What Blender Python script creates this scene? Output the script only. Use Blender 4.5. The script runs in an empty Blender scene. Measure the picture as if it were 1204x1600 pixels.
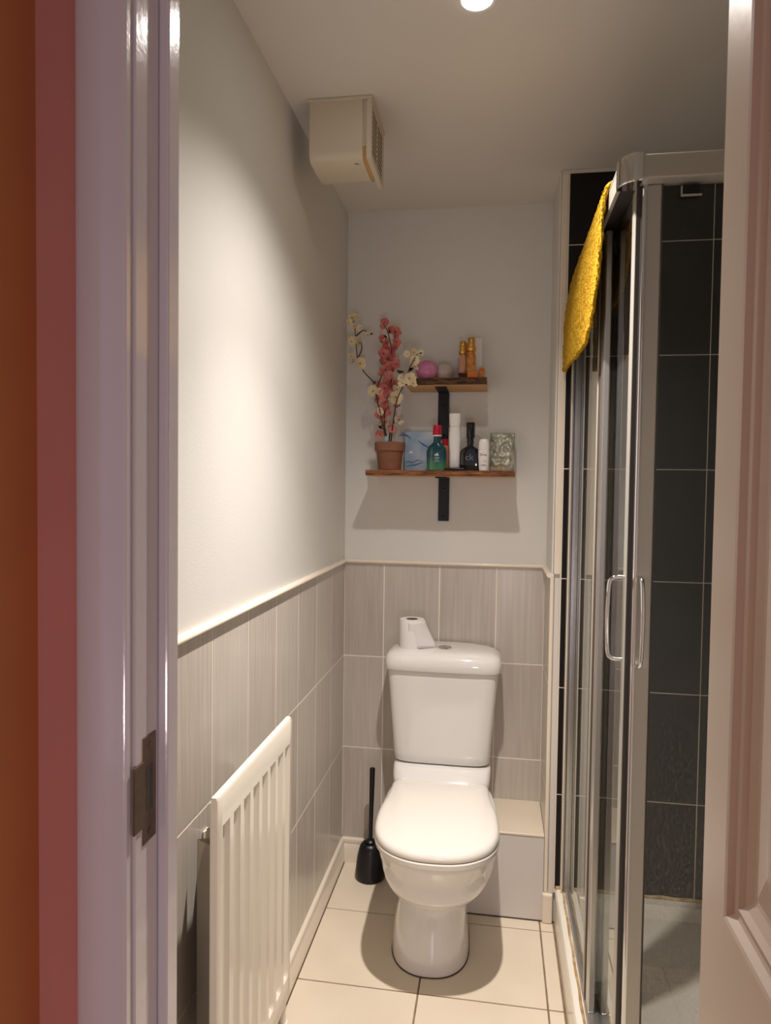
import bpy, bmesh, math, random
from mathutils import Vector, Matrix, noise
random.seed(7)
PI = math.pi
S = bpy.context.scene
C = S.collection

# ------------------------------------------------------------------ camera
F, YAW, PIT, ROL = 1092.92, 0.1561, 0.0358, 0.0133
cy_, sy_ = math.cos(YAW), math.sin(YAW)
fw = Vector((-sy_*math.cos(PIT), cy_*math.cos(PIT), -math.sin(PIT)))
r_ = Vector((cy_, sy_, 0)); u_ = r_.cross(fw)
r2 = r_*math.cos(ROL)+u_*math.sin(ROL); u2 = -r_*math.sin(ROL)+u_*math.cos(ROL)
cam = bpy.data.cameras.new('camera'); co = bpy.data.objects.new('camera', cam); C.objects.link(co)
co.matrix_world = Matrix(((r2.x, u2.x, -fw.x, .5378), (r2.y, u2.y, -fw.y, -2.4822), (r2.z, u2.z, -fw.z, 1.3783), (0, 0, 0, 1)))
cam.sensor_fit = 'VERTICAL'; cam.sensor_height = 24; cam.lens = F*24/1600
cam.clip_start = .02
S.camera = co

# ------------------------------------------------------------------ world, exposure, lights
w = bpy.data.worlds.new('world'); S.world = w; w.use_nodes = True
w.node_tree.nodes['Background'].inputs[0].default_value = (.80, .78, 1.0, 1)
w.node_tree.nodes['Background'].inputs[1].default_value = .36
S.view_settings.view_transform = 'Standard'; S.view_settings.look = 'None'
S.view_settings.exposure = 0.3; S.view_settings.gamma = 1; S.view_settings.use_curve_mapping = False
LX, LY, HC = .482, -1.04, 2.356

def lamp(name, typ, loc, energy, color, **k):
    l = bpy.data.lights.new(name, typ); l.energy = energy; l.color = color
    for a, b in k.items(): setattr(l, a, b)
    o = bpy.data.objects.new(name, l); o.location = loc; C.objects.link(o); return o
# one reflector lamp: its narrow beam and its wider spill
lamp('ceiling_lamp_beam', 'SPOT', (LX, LY-.02, HC-.012), 84, (1, .915, .845), spot_size=math.radians(78), spot_blend=1.0, shadow_soft_size=.022)
lamp('ceiling_lamp_spill', 'SPOT', (LX, LY-.02, HC-.012), 58, (1, .915, .845), spot_size=math.radians(124), spot_blend=1.0, shadow_soft_size=.022)
lamp('hall_fill_light', 'POINT', (.75, -3.44, .62), 16.0, (1, .87, .90), shadow_soft_size=.12)  # added fill light for the hall and doorway, unseen behind the camera

# ------------------------------------------------------------------ materials
def nodes(m):
    return m.node_tree.nodes, m.node_tree.links
def s2l(c):
    return tuple((x/12.92 if x <= .04045 else ((x+.055)/1.055)**2.4) for x in [v/255 for v in c])
def mat(name, rgb, rough=.5, metal=0, lin=False, spec=.5, coat=0, noise_amt=0, noise_scale=8, bump=0, bump_scale=60, rgb2=None, stretch=None, trans=0, ior=1.45, sss=0, detail=3):
    m = bpy.data.materials.new(name); m.use_nodes = True
    n, l = nodes(m); b = n['Principled BSDF']
    c = (rgb if lin else s2l(rgb))
    b.inputs['Base Color'].default_value = (*c, 1)
    b.inputs['Roughness'].default_value = rough; b.inputs['Metallic'].default_value = metal
    b.inputs['Specular IOR Level'].default_value = spec; b.inputs['Coat Weight'].default_value = coat
    b.inputs['Coat Roughness'].default_value = .05
    b.inputs['Transmission Weight'].default_value = trans; b.inputs['IOR'].default_value = ior
    if rgb2 is not None or noise_amt or bump:
        tc = n.new('ShaderNodeTexCoord'); mp = n.new('ShaderNodeMapping')
        if stretch: mp.inputs['Scale'].default_value = stretch
        g = n.new('ShaderNodeNewGeometry')
        l.new(g.outputs['Position'], mp.inputs['Vector'])
    if rgb2 is not None or noise_amt:
        t = n.new('ShaderNodeTexNoise'); t.inputs['Scale'].default_value = noise_scale; t.inputs['Detail'].default_value = detail
        l.new(mp.outputs[0], t.inputs['Vector'])
        cr = n.new('ShaderNodeValToRGB')
        c2 = s2l(rgb2) if rgb2 is not None else tuple(x*(1-noise_amt) for x in c)
        cr.color_ramp.elements[0].position = .35; cr.color_ramp.elements[1].position = .65
        cr.color_ramp.elements[0].color = (*c2, 1); cr.color_ramp.elements[1].color = (*c, 1)
        l.new(t.outputs['Fac'], cr.inputs[0]); l.new(cr.outputs[0], b.inputs['Base Color'])
    if bump:
        t2 = n.new('ShaderNodeTexNoise'); t2.inputs['Scale'].default_value = bump_scale; t2.inputs['Detail'].default_value = 2
        l.new(mp.outputs[0], t2.inputs['Vector'])
        bp = n.new('ShaderNodeBump'); bp.inputs['Strength'].default_value = bump; bp.inputs['Distance'].default_value = .004
        l.new(t2.outputs['Fac'], bp.inputs['Height']); l.new(bp.outputs[0], b.inputs['Normal'])
    return m
def emis(name, rgb, st):
    m = bpy.data.materials.new(name); m.use_nodes = True
    b = m.node_tree.nodes['Principled BSDF']; b.inputs['Emission Color'].default_value = (*rgb, 1); b.inputs['Emission Strength'].default_value = st
    return m
def glass_mat(name, tint, haze=0, ior=1.45):
    # architectural glass: Fresnel mix of clear and mirror, with limescale specks
    m = bpy.data.materials.new(name); m.use_nodes = True
    n, l = nodes(m); n.remove(n['Principled BSDF']); out = n['Material Output']
    tr = n.new('ShaderNodeBsdfTransparent'); tr.inputs[0].default_value = (*tint, 1)
    gl = n.new('ShaderNodeBsdfGlossy'); gl.inputs['Roughness'].default_value = .01; gl.inputs[0].default_value = (.9, .93, .92, 1)
    fr = n.new('ShaderNodeFresnel')
    gg = n.new('ShaderNodeNewGeometry'); mi = n.new('ShaderNodeMapRange'); mi.inputs[3].default_value = ior; mi.inputs[4].default_value = 1/ior
    l.new(gg.outputs['Backfacing'], mi.inputs[0]); l.new(mi.outputs[0], fr.inputs[0])
    mx = n.new('ShaderNodeMixShader'); l.new(fr.outputs[0], mx.inputs[0]); l.new(tr.outputs[0], mx.inputs[1]); l.new(gl.outputs[0], mx.inputs[2])
    last = mx
    if haze:
        g = n.new('ShaderNodeNewGeometry'); mp = n.new('ShaderNodeMapping'); mp.inputs['Scale'].default_value = (1, 1, .55)
        l.new(g.outputs['Position'], mp.inputs[0])
        t = n.new('ShaderNodeTexNoise'); t.inputs['Scale'].default_value = 260; t.inputs['Detail'].default_value = 2; l.new(mp.outputs[0], t.inputs['Vector'])
        mr = n.new('ShaderNodeMapRange'); mr.inputs[1].default_value = .5; mr.inputs[2].default_value = .75; mr.inputs[3].default_value = .12; mr.inputs[4].default_value = 1
        l.new(t.outputs['Fac'], mr.inputs[0])
        sp = n.new('ShaderNodeSeparateXYZ'); l.new(g.outputs['Position'], sp.inputs[0])
        mz = n.new('ShaderNodeMapRange'); mz.inputs[1].default_value = 1.25; mz.inputs[2].default_value = .25; mz.inputs[3].default_value = 0; mz.inputs[4].default_value = haze
        l.new(sp.outputs['Z'], mz.inputs[0])
        mu = n.new('ShaderNodeMath'); mu.operation = 'MULTIPLY'; l.new(mr.outputs[0], mu.inputs[0]); l.new(mz.outputs[0], mu.inputs[1])
        df = n.new('ShaderNodeBsdfDiffuse'); df.inputs[0].default_value = (.8, .79, .77, 1)
        m2 = n.new('ShaderNodeMixShader'); l.new(mu.outputs[0], m2.inputs[0]); l.new(mx.outputs[0], m2.inputs[1]); l.new(df.outputs[0], m2.inputs[2]); last = m2
    l.new(last.outputs[0], out.inputs[0]); return m

M = {}
M['wall'] = mat('wall_paint', (226, 224, 219), .62, noise_amt=.03, noise_scale=3, bump=.06, bump_scale=220)
M['ceil'] = mat('ceiling_paint', (222, 217, 210), .75, noise_amt=.03, noise_scale=2)
M['tile'] = mat('grey_tile_glaze', (206, 198, 187), .24, rgb2=(195, 187, 176), noise_scale=9, stretch=(9, 9, .35), spec=.5, detail=6)
M['tile2'] = mat('grey_tile_glaze_darker', (202, 193, 182), .24, rgb2=(189, 180, 169), noise_scale=11, stretch=(9, 9, .35), detail=6)
M['grout'] = mat('pale_grout', (250, 244, 230), .7)
M['trim'] = mat('cream_tile_trim', (236, 224, 206), .2, coat=.3)
M['floor'] = mat('cream_floor_tile', (229, 216, 196), .28, rgb2=(223, 209, 188), noise_scale=5, detail=8)
M['fgrout'] = mat('brown_floor_grout', (150, 128, 104), .9, noise_amt=.3, noise_scale=20)
M['black'] = mat('black_tile_glaze', (24, 20, 20), .4, spec=.3, rgb2=(19, 16, 16), noise_scale=30, detail=5)
M['bgrout'] = mat('grey_white_grout', (226, 216, 200), .8)
M['ceramic'] = mat('white_ceramic', (232, 229, 226), .08, coat=.6, spec=.5)
M['seat'] = mat('white_seat_plastic', (238, 233, 224), .14, coat=.3)
M['dirt'] = mat('dark_dirty_silicone', (92, 76, 66), .8, noise_amt=.4, noise_scale=60)
M['stain'] = mat('orange_stained_silicone', (210, 186, 146), .7, rgb2=(156, 118, 78), noise_scale=35, detail=6)
M['chrome'] = mat('polished_chrome', (225, 225, 228), .07, 1)
M['alu'] = mat('satin_aluminium', (200, 198, 194), .27, .85)
M['silver'] = mat('silver_painted_profile', (190, 186, 178), .32, .25)
M['seal_and_shade'] = mat('dark_seal_and_shade', (74, 70, 68), .45)  # dark magnetic seals, also the painted shade inside the side rail
M['brownseal'] = mat('brown_stained_seal', (84, 66, 54), .6)
M['glass'] = glass_mat('shower_glass', (.93, .935, .925), .0)
M['glassh'] = glass_mat('shower_glass_limescale', (.93, .935, .93), .17)
M['tray'] = mat('white_tray_acrylic', (238, 232, 220), .25, coat=.2)
M['gloss'] = mat('white_gloss_paint', (218, 210, 214), .16, coat=.5, bump=.05, bump_scale=90)
M['doorp'] = mat('white_door_paint', (216, 207, 193), .33, noise_amt=.02, bump=.04, bump_scale=60)
M['orange'] = mat('terracotta_wall_paint', (196, 124, 76), .8, noise_amt=.05)
M['red'] = mat('hall_wall_pink_lit', (204, 134, 122), .75, noise_amt=.04)  # same hall wall, with its pinkish light put into the colour
M['hall'] = mat('hall_paint', (205, 190, 180), .8)
M['carpet'] = mat('hall_carpet', (120, 100, 88), .95, noise_amt=.2, noise_scale=90)
M['rad'] = mat('white_radiator_enamel', (240, 232, 216), .2, coat=.25)
M['radin'] = mat('radiator_fin_steel', (190, 180, 165), .5)
M['fan'] = mat('aged_cream_plastic', (212, 200, 180), .45)
M['fany'] = mat('yellowed_plastic', (200, 160, 96), .5)
M['fand'] = mat('dark_fan_interior', (70, 58, 48), .8)
M['wood'] = mat('pale_pine', (214, 168, 112), .55, rgb2=(190, 140, 88), noise_scale=10, stretch=(2, 20, 20), detail=5)
M['bark'] = mat('dark_bark', (120, 84, 58), .85, rgb2=(56, 38, 28), noise_scale=16, stretch=(1.6, 6, 9), detail=7, bump=.8, bump_scale=120)
M['bark2'] = mat('reddish_bark', (168, 108, 72), .75, rgb2=(92, 56, 38), noise_scale=14, stretch=(1.5, 6, 10), detail=7, bump=.6, bump_scale=120)
M['iron'] = mat('black_powder_coat', (26, 26, 30), .45, spec=.4)
M['blackpl'] = mat('black_plastic', (20, 20, 24), .32)
M['pot'] = mat('terracotta_clay', (142, 96, 74), .85, noise_amt=.1, noise_scale=25)
M['soil'] = mat('dark_soil', (60, 44, 34), .95)
M['stem'] = mat('brown_twig', (84, 62, 46), .8, noise_amt=.3, noise_scale=60)
M['pink'] = mat('coral_pink_petal', (232, 146, 138), .6, rgb2=(214, 116, 112), noise_scale=70)
M['pink2'] = mat('soft_pink_petal', (240, 172, 162), .6, rgb2=(224, 138, 130), noise_scale=70)
M['cream'] = mat('cream_petal', (248, 238, 208), .6, rgb2=(240, 222, 180), noise_scale=70)
for k_ in ('pink', 'pink2', 'cream'):
    n_, l_ = nodes(M[k_]); b_ = n_['Principled BSDF']; tl = n_.new('ShaderNodeBsdfTranslucent'); mx_ = n_.new('ShaderNodeMixShader'); mx_.inputs[0].default_value = .26
    src = b_.inputs['Base Color'].links[0].from_socket; l_.new(src, tl.inputs[0]); l_.new(b_.outputs[0], mx_.inputs[1]); l_.new(tl.outputs[0], mx_.inputs[2]); l_.new(mx_.outputs[0], n_['Material Output'].inputs[0])
M['core'] = mat('yellow_stamen', (186, 132, 70), .7)
M['coredk'] = mat('dark_stamen', (96, 44, 40), .7)
M['leaf'] = mat('dark_green_leaf', (44, 56, 40), .6)
M['palebl'] = mat('pale_blue_tag', (170, 200, 212), .6)
M['bombp'] = mat('pink_bath_bomb', (206, 84, 166), .25, rgb2=(240, 176, 214), noise_scale=18, detail=4, coat=.4)
M['bombw'] = mat('pearl_white_bath_bomb', (226, 218, 214), .22, rgb2=(205, 188, 186), noise_scale=24, coat=.4)
M['gold'] = mat('gold_cap', (222, 172, 92), .28, .75)
M['amber'] = mat('amber_glass', (190, 112, 44), .12, rgb2=(224, 160, 90), noise_scale=60, coat=.5)
M['rose'] = mat('rose_amber_glass', (206, 150, 122), .12, coat=.5)
M['orangeb'] = mat('orange_card', (222, 120, 34), .45)
M['whitec'] = mat('white_card', (246, 244, 240), .6)
M['bluec'] = mat('blue_marine_card', (150, 178, 206), .5, rgb2=(196, 208, 216), noise_scale=14, detail=3)
M['blued'] = mat('deep_blue_ink', (64, 104, 160), .5)
M['green'] = mat('dark_teal_bottle', (8, 72, 78), .1, coat=.6)
M['greenl'] = mat('green_bottle_base', (76, 158, 96), .15, coat=.5)
def zgrad(name, z0, z1, c0, c1, rough):
    m = bpy.data.materials.new(name); m.use_nodes = True; n, l = nodes(m); b = n['Principled BSDF']; b.inputs['Roughness'].default_value = rough; b.inputs['Coat Weight'].default_value = .5
    tc = n.new('ShaderNodeTexCoord'); sp = n.new('ShaderNodeSeparateXYZ'); l.new(tc.outputs['Object'], sp.inputs[0])
    mr = n.new('ShaderNodeMapRange'); mr.inputs[1].default_value = z0; mr.inputs[2].default_value = z1; l.new(sp.outputs['Z'], mr.inputs[0])
    cr = n.new('ShaderNodeValToRGB'); cr.color_ramp.elements[0].color = (*s2l(c0), 1); cr.color_ramp.elements[1].color = (*s2l(c1), 1)
    l.new(mr.outputs[0], cr.inputs[0]); l.new(cr.outputs[0], b.inputs['Base Color']); return m
M['green'] = zgrad('teal_to_green_liquid', 0.004, .046, (58, 128, 78), (4, 62, 72), .1)
M['capred'] = mat('red_cap_plastic', (186, 24, 52), .25)
M['white'] = mat('white_plastic', (232, 229, 226), .3)
M['skin'] = mat('peach_orange_plastic', (222, 130, 96), .35)
M['bottlebk'] = mat('black_glass', (14, 14, 18), .08, coat=.5)
M['ink'] = mat('grey_print', (120, 118, 122), .5)
M['inkg'] = mat('dark_gold_print', (110, 96, 70), .5)
M['inkb'] = mat('navy_print', (64, 84, 130), .5)
M['inkw'] = mat('white_print', (225, 232, 232), .5)
M['foil'] = mat('crinkled_silver_foil', (214, 212, 202), .5, .7, rgb2=(160, 162, 140), noise_scale=30, detail=5)
M['clear'] = glass_mat('clear_bottle_glass', (.93, .92, .93))
M['paper'] = mat('white_tissue_paper', (236, 232, 230), .9, bump=.1, bump_scale=200)
M['tube'] = mat('grey_cardboard', (120, 104, 92), .9)
M['towel'] = mat('yellow_chenille', (208, 166, 52), .97, rgb2=(168, 124, 26), spec=.1, noise_scale=120, bump=1.0, bump_scale=170, detail=4)
M['brass'] = mat('tarnished_metal', (132, 112, 96), .38, .7, noise_amt=.3, noise_scale=40)
M['plaster'] = mat('white_boxing_tile', (216, 210, 204), .3)
M['lens'] = emis('lit_lamp_lens', (1, .97, .92), 60)
M['fill_bulb'] = emis('lit_fill_bulb', (1, .85, .8), 2)  # glow of the added fill lamp's bulb

# ------------------------------------------------------------------ helpers
def link_mesh(name, me, m, parent=None, loc=None):
    o = bpy.data.objects.new(name, me)
    if m is not None:
        if isinstance(m, (list, tuple)):
            for x in m: me.materials.append(x)
        elif not me.materials: me.materials.append(m)
    C.objects.link(o)
    if parent is not None:
        o.parent = parent
    if loc: o.location = loc
    return o
def wpos(o):
    p = Vector((0, 0, 0))
    while o is not None: p += o.location; o = o.parent
    return p
def obj(name, bm, m, parent=None, smooth=False, origin=None):
    """bm is in world coordinates; the object origin goes to origin (or the parent's)."""
    base = wpos(parent) if parent is not None else Vector((0, 0, 0))
    org = Vector(origin) if origin is not None else base
    bmesh.ops.recalc_face_normals(bm, faces=bm.faces)
    bmesh.ops.translate(bm, verts=bm.verts, vec=-org)
    me = bpy.data.meshes.new(name); bm.to_mesh(me); bm.free()
    if smooth:
        for p in me.polygons: p.use_smooth = True
        if smooth != 'all' and hasattr(me, 'set_sharp_from_angle'): me.set_sharp_from_angle(angle=math.radians(38))
    o = link_mesh(name, me, m, parent); o.location = org-base
    return o
def tag(o, label=None, cat=None, group=None, kind=None):
    if label: o['label'] = label
    if cat: o['category'] = cat
    if group: o['group'] = group
    if kind: o['kind'] = kind
    return o
def thing(name, loc, label, cat, group=None):
    o = bpy.data.objects.new(name, None); o.empty_display_size = .05; C.objects.link(o); o.location = loc
    return tag(o, label, cat, group)
def struct(name, bm, m, **k):
    return tag(obj(name, bm, m, **k), kind='structure')
def B(): return bmesh.new()
def box(bm, x0, x1, y0, y1, z0, z1, bev=0, seg=1):
    if x1 < x0: x0, x1 = x1, x0
    if y1 < y0: y0, y1 = y1, y0
    if z1 < z0: z0, z1 = z1, z0
    vs = [bm.verts.new(v) for v in ((x0, y0, z0), (x1, y0, z0), (x1, y1, z0), (x0, y1, z0), (x0, y0, z1), (x1, y0, z1), (x1, y1, z1), (x0, y1, z1))]
    fs = [bm.faces.new([vs[i] for i in q]) for q in ((3, 2, 1, 0), (4, 5, 6, 7), (0, 1, 5, 4), (1, 2, 6, 5), (2, 3, 7, 6), (3, 0, 4, 7))]
    if bev:
        es = list({e for f in fs for e in f.edges})
        bmesh.ops.bevel(bm, geom=es, offset=bev, segments=seg, affect='EDGES', profile=.5, clamp_overlap=True)
    return bm
def bx(*a, **k): return box(B(), *a, **k)
def rings(bm, loops, cap0=True, cap1=True, closed=True):
    rv = [[bm.verts.new(p) for p in lp] for lp in loops]
    n = len(rv[0])
    for a, b in zip(rv, rv[1:]):
        for i in range(n if closed else n-1):
            j = (i+1) % n
            bm.faces.new((a[i], a[j], b[j], b[i]))
    if cap0: bm.faces.new(list(reversed(rv[0])))
    if cap1: bm.faces.new(rv[-1])
    return bm
def lathe(bm, cx, cy, prof, n=32, sx=1, sy=1, cap=True):
    return rings(bm, [[(cx+r*sx*math.cos(2*PI*i/n), cy+r*sy*math.sin(2*PI*i/n), z) for i in range(n)] for r, z in prof], cap, cap)
def tube(bm, pts, r, n=10, cap=True):
    pts = [Vector(p) for p in pts]; L = []
    prev = None
    for i, p in enumerate(pts):
        t = (pts[min(i+1, len(pts)-1)]-pts[max(i-1, 0)]).normalized()
        if prev is None:
            a = Vector((0, 0, 1)) if abs(t.z) < .9 else Vector((1, 0, 0)); u = t.cross(a).normalized()
        else:
            u = (prev-t*prev.dot(t)).normalized()
        v = t.cross(u); prev = u
        rr = r[i] if isinstance(r, (list, tuple)) else r
        L.append([p+u*rr*math.cos(2*PI*k/n)+v*rr*math.sin(2*PI*k/n) for k in range(n)])
    return rings(bm, L, cap, cap)
def smooth_pts(pts, k=6):
    pts = [Vector(p) for p in pts]; out = []
    for i in range(len(pts)-1):
        p0, p1, p2, p3 = pts[max(i-1, 0)], pts[i], pts[i+1], pts[min(i+2, len(pts)-1)]
        for j in range(k):
            t = j/k
            out.append(.5*((2*p1)+(p2-p0)*t+(2*p0-5*p1+4*p2-p3)*t*t+(3*p1-p0-3*p2+p3)*t**3))
    out.append(pts[-1]); return out
def rrect(cx, cy, hx, hy, e, z, n=48):
    o = []
    for i in range(n):
        t = 2*PI*i/n; c, s = math.cos(t), math.sin(t)
        o.append((cx+hx*math.copysign(abs(c)**(2/e), c), cy+hy*math.copysign(abs(s)**(2/e), s), z))
    return o
def text(name, s, m, parent, pos, size, rotx=PI/2, rotz=0, depth=.0004, label=None, sx=1):
    cu = bpy.data.curves.new('t', 'FONT'); cu.body = s; cu.size = size; cu.extrude = depth; cu.align_x = 'CENTER'; cu.align_y = 'CENTER'; cu.resolution_u = 3
    to = bpy.data.objects.new('t', cu); C.objects.link(to)
    dg = bpy.context.evaluated_depsgraph_get(); dg.update()
    me = bpy.data.meshes.new_from_object(to.evaluated_get(dg)); bpy.data.objects.remove(to)
    me.materials.clear()
    me.transform(Matrix.Rotation(rotz, 4, 'Z') @ Matrix.Rotation(rotx, 4, 'X') @ Matrix.Diagonal((sx, 1, 1, 1)))
    o = link_mesh(name, me, m, parent); o.location = Vector(pos)-wpos(parent)
    return o

# ------------------------------------------------------------------ room shell
H = 2.356
NX, NY, BX = .711, -.245, .743      # nib face, nib front, black tile start
XR, YF, YI = 1.66, -1.80, -1.70      # shower side wall, hall face and inner face of the front wall
ZT = 1.0997; VP = .3369; PT = .0075   # top of wall tiles, row pitch, tile thickness
HXL = .055                            # hall side wall

wl = struct('wall_left', bx(-.1, -PT, YI-.1, .1, 0, H), M['wall'])
wb = struct('wall_back', bx(-.1, 1.76, PT, .11, 0, H), M['wall'])
wn = struct('wall_nib', bx(NX+PT, XR, NY+.006, PT, 0, H), M['wall'])
wr = struct('wall_right', bx(XR+.006, XR+.11, YI, PT, 0, H), M['wall'])
ce = struct('ceiling', bx(-.1, XR+.11, YF, .11, H, H+.08), M['ceil'])
fl = struct('floor', bx(-.1, XR+.11, YF, .11, -.06, -.004), M['fgrout'])
# grout / plaster layers flush behind the tile faces
obj('grout_bed', bx(-PT-.001, -.0007, YI, 0, 0, ZT), M['grout'], wl)
obj('grout_bed', bx(0, NX, .0007, PT+.001, 0, ZT), M['grout'], wb)
obj('plaster', bx(-PT-.001, -.0035, YI, .002, ZT, H), M['wall'], wl)
obj('plaster', bx(-.003, NX+PT, .0035, PT+.001, ZT, H), M['wall'], wb)
obj('grout_bed', bx(NX+.0007, NX+PT+.001, NY+.002, 0, 0, ZT), M['grout'], wn)
obj('plaster', bx(NX+.0035, NX+PT+.001, NY+.001, .003, ZT, H), M['wall'], wn)

G = .0034
tile_cache = {}
def piece(name, dims, pos, m, parent, bev=.0008):
    key = (round(dims[0], 4), round(dims[1], 4), round(dims[2], 4), m.name)
    if key not in tile_cache:
        b = bx(-dims[0]/2, dims[0]/2, -dims[1]/2, dims[1]/2, -dims[2]/2, dims[2]/2, bev=bev)
        me = bpy.data.meshes.new(name); bm_ = b; bmesh.ops.recalc_face_normals(bm_, faces=bm_.faces); bm_.to_mesh(me); bm_.free(); me.materials.append(m)
        tile_cache[key] = me
    o = bpy.data.objects.new(name, tile_cache[key]); C.objects.link(o); o.parent = parent; o.location = Vector(pos)-wpos(parent)
    return o
rows = [(ZT-VP, ZT), (ZT-2*VP, ZT-VP), (ZT-3*VP, ZT-2*VP)]
for ri, (z0, z1) in enumerate(rows):
    for k in range(9):                      # left wall, pitch .2
        y1 = -.2*k; y0 = max(y1-.2, YI)
        if y1-y0 < .02: continue
        piece('tile', (.006, y1-y0-G, z1-z0-G), (-.003, (y0+y1)/2, (z0+z1)/2), M['tile'] if (k+ri) % 2 else M['tile2'], wl)
    xs = [0, .1456, .3456, .5456, NX]
    for k in range(4):
        piece('tile', (xs[k+1]-xs[k]-G, .006, z1-z0-G), ((xs[k]+xs[k+1])/2, .003, (z0+z1)/2), M['tile'] if (k+ri) % 2 else M['tile2'], wb)
    piece('tile', (.006, -NY-.012-G, z1-z0-G), (NX+.003, (NY+.012)/2, (z0+z1)/2), M['tile'] if ri % 2 else M['tile2'], wn)
# nib end: cream profile strip and a light tile strip below the dado, painted above
tn = struct('trim_1', bx(NX, NX+.012, NY-.002, NY+.012, .095, 1.112, bev=.004, seg=2), M['trim'])
tn2 = struct('trim_2', bx(NX+.0135, BX-.003, NY-.003, NY+.008, .06, ZT, bev=.001), M['plaster'])
tn3 = struct('trim_3', bx(NX+.010, BX-.002, NY-.004, NY+.008, 1.112, H-.012, bev=.003, seg=2), M['trim'])
tn4 = struct('trim_4', bx(NX+.010, XR, NY-.005, NY+.006, H-.012, H, bev=.002), M['plaster'])
tn5 = struct('trim_5', bx(NX-.004, BX-.004, NY-.012, NY+.03, 0, .095, bev=.005, seg=2), M['trim'])
# dado trims (rounded pencil tiles)
def pencil(bm, axis, a, b, z0=ZT+.001, z1=ZT+.0155, d=.012):
    n = 8; lo = []
    for q in (a, b):
        lp = []
        for i in range(n+1):
            t = -PI/2+PI*i/n; off = d*math.cos(t); z = (z0+z1)/2+(z1-z0)/2*math.sin(t)
            if axis == 'l': lp.append((off, q, z))
            elif axis == 'b': lp.append((q, -off, z))
            else: lp.append((NX-off, q, z))
        if axis == 'l': lp += [(-.004, q, z1), (-.004, q, z0)]
        elif axis == 'b': lp += [(q, .004, z1), (q, .004, z0)]
        else: lp += [(NX+.004, q, z1), (NX+.004, q, z0)]
        lo.append(lp)
    return rings(bm, lo)
struct('trim_6', pencil(B(), 'l', YI, 0), M['trim'], smooth=True)
struct('trim_7', pencil(B(), 'b', 0, NX), M['trim'], smooth=True)
struct('trim_8', pencil(B(), 'n', NY, 0), M['trim'], smooth=True)
# skirtings with a moulded top
def skirt(bm, axis, a, b, h=.089, d=.013):
    prof = [(0, 0), (d, 0), (d, h*.74), (d*.82, h*.78), (d*.95, h*.84), (d*.8, h*.95), (d*.3, h), (0, h)]
    lo = []
    for q in (a, b):
        lo.append([((o, q, z) if axis == 'l' else (q, -o, z)) for o, z in prof])
    return rings(bm, lo)
struct('baseboard_left', skirt(B(), 'l', YI, 0), M['trim'], smooth=True)
struct('baseboard_back', skirt(B(), 'b', 0, .42), M['trim'], smooth=True)
# grimy line where skirting meets the floor
obj('grime_line', bx(.0125, .0145, YI, -.013, 0, .0016), M['dirt'], bpy.data.objects['baseboard_left'])

# black shower tiles
obj('grout_bed', bx(BX-.003, XR, NY-.0040, NY+.006, .1, H-.012), M['bgrout'], wn)
obj('grout_bed', bx(XR+.0012, XR+.006, -1.2, NY, .1, H), M['bgrout'], wr)
bz = [.112, .417, .757, 1.10, 1.442, 1.787, 2.127, H-.012]
bxs = [BX, .955, 1.163, 1.371, 1.579, XR]
for i in range(7):
    for j in range(5):
        piece('tile', (bxs[j+1]-bxs[j]-.0028, .006, bz[i+1]-bz[i]-.0028), ((bxs[j]+bxs[j+1])/2, NY-.002, (bz[i]+bz[i+1])/2), M['black'], wn)
    for j in range(4):
        y1 = NY-.006-.23*j
        piece('tile', (.006, .23-.0028, bz[i+1]-bz[i]-.0028), (XR+.002, y1-.115, (bz[i]+bz[i+1])/2), M['black'], wr)

# floor tiles
fx = [.0125, .353, .700, 1.04, 1.38, XR]; fy = [0, -.295, -.63, -.967, -1.304, -1.64, YI]
for i in range(len(fx)-1):
    for j in range(len(fy)-1):
        x0, x1, y1, y0 = fx[i], fx[i+1], fy[j], fy[j+1]
        if x0 >= .7 and y0 > -1.1:
            if x0 < .72: x1 = .7425
            else: continue
        if x0 >= .72 and y1 > -1.1: y1 = -1.1
        if x0 < .7 and x0 > .5: pass
        g = .0048
        if y1-y0 < .02: continue
        piece('tile', (x1-x0-g, y1-y0-g, .008), ((x0+x1)/2, (y0+y1)/2, -.004), M['floor'], fl, bev=.001)

# boxed-in pipe beside the toilet
pb = tag(obj('pipe_boxing', bx(.425, NX-.002, NY+.004, -.001, 0, .272), M['grout'], origin=(.56, -.12, 0)), kind='structure')
piece('tile', (.286, .006, .268), (.567, NY+.003, .137), M['plaster'], pb)
piece('tile', (.286, .246, .007), (.567, -.1235, .2755), M['floor'], pb)
piece('tile', (.006, .24, .268), (.425, -.121, .137), M['plaster'], pb)
obj('grime_line', bx(.45, NX-.004, NY-.0025, NY+.0005, 0, .002), M['dirt'], pb)

# ------------------------------------------------------------------ front wall, hall and doorway
XJL, XJR = .166, .778
LIN = .030
wf = struct('wall_front', bx(-.1, XJL-LIN, YF, YI, 0, H), M['wall'])
obj('wall_section', bx(XJR+LIN, XR+.11, YF, YI, 0, H), M['wall'], wf)
obj('wall_section', bx(XJL-LIN, XJR+LIN, YF, YI, 2.02, H), M['wall'], wf)
struct('wall_hall_front', bx(HXL-.08, XJL-LIN, YF-.003, YF, 0, 2.5), M['red'])  # pinkish tint is light painted into the wall colour
struct('wall_hall_left', bx(HXL-.08, HXL, -4.6, YF-.003, 0, 2.5), M['orange'])
struct('wall_hall_right', bx(1.5, 1.58, -4.6, YF, 0, 2.5), M['hall'])
struct('floor_hall', bx(HXL-.08, 1.58, -4.6, YF, -.06, 0), M['carpet'])
struct('ceiling_hall', bx(HXL-.08, 1.58, -4.6, YF, 2.5, 2.55), M['ceil'])
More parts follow.
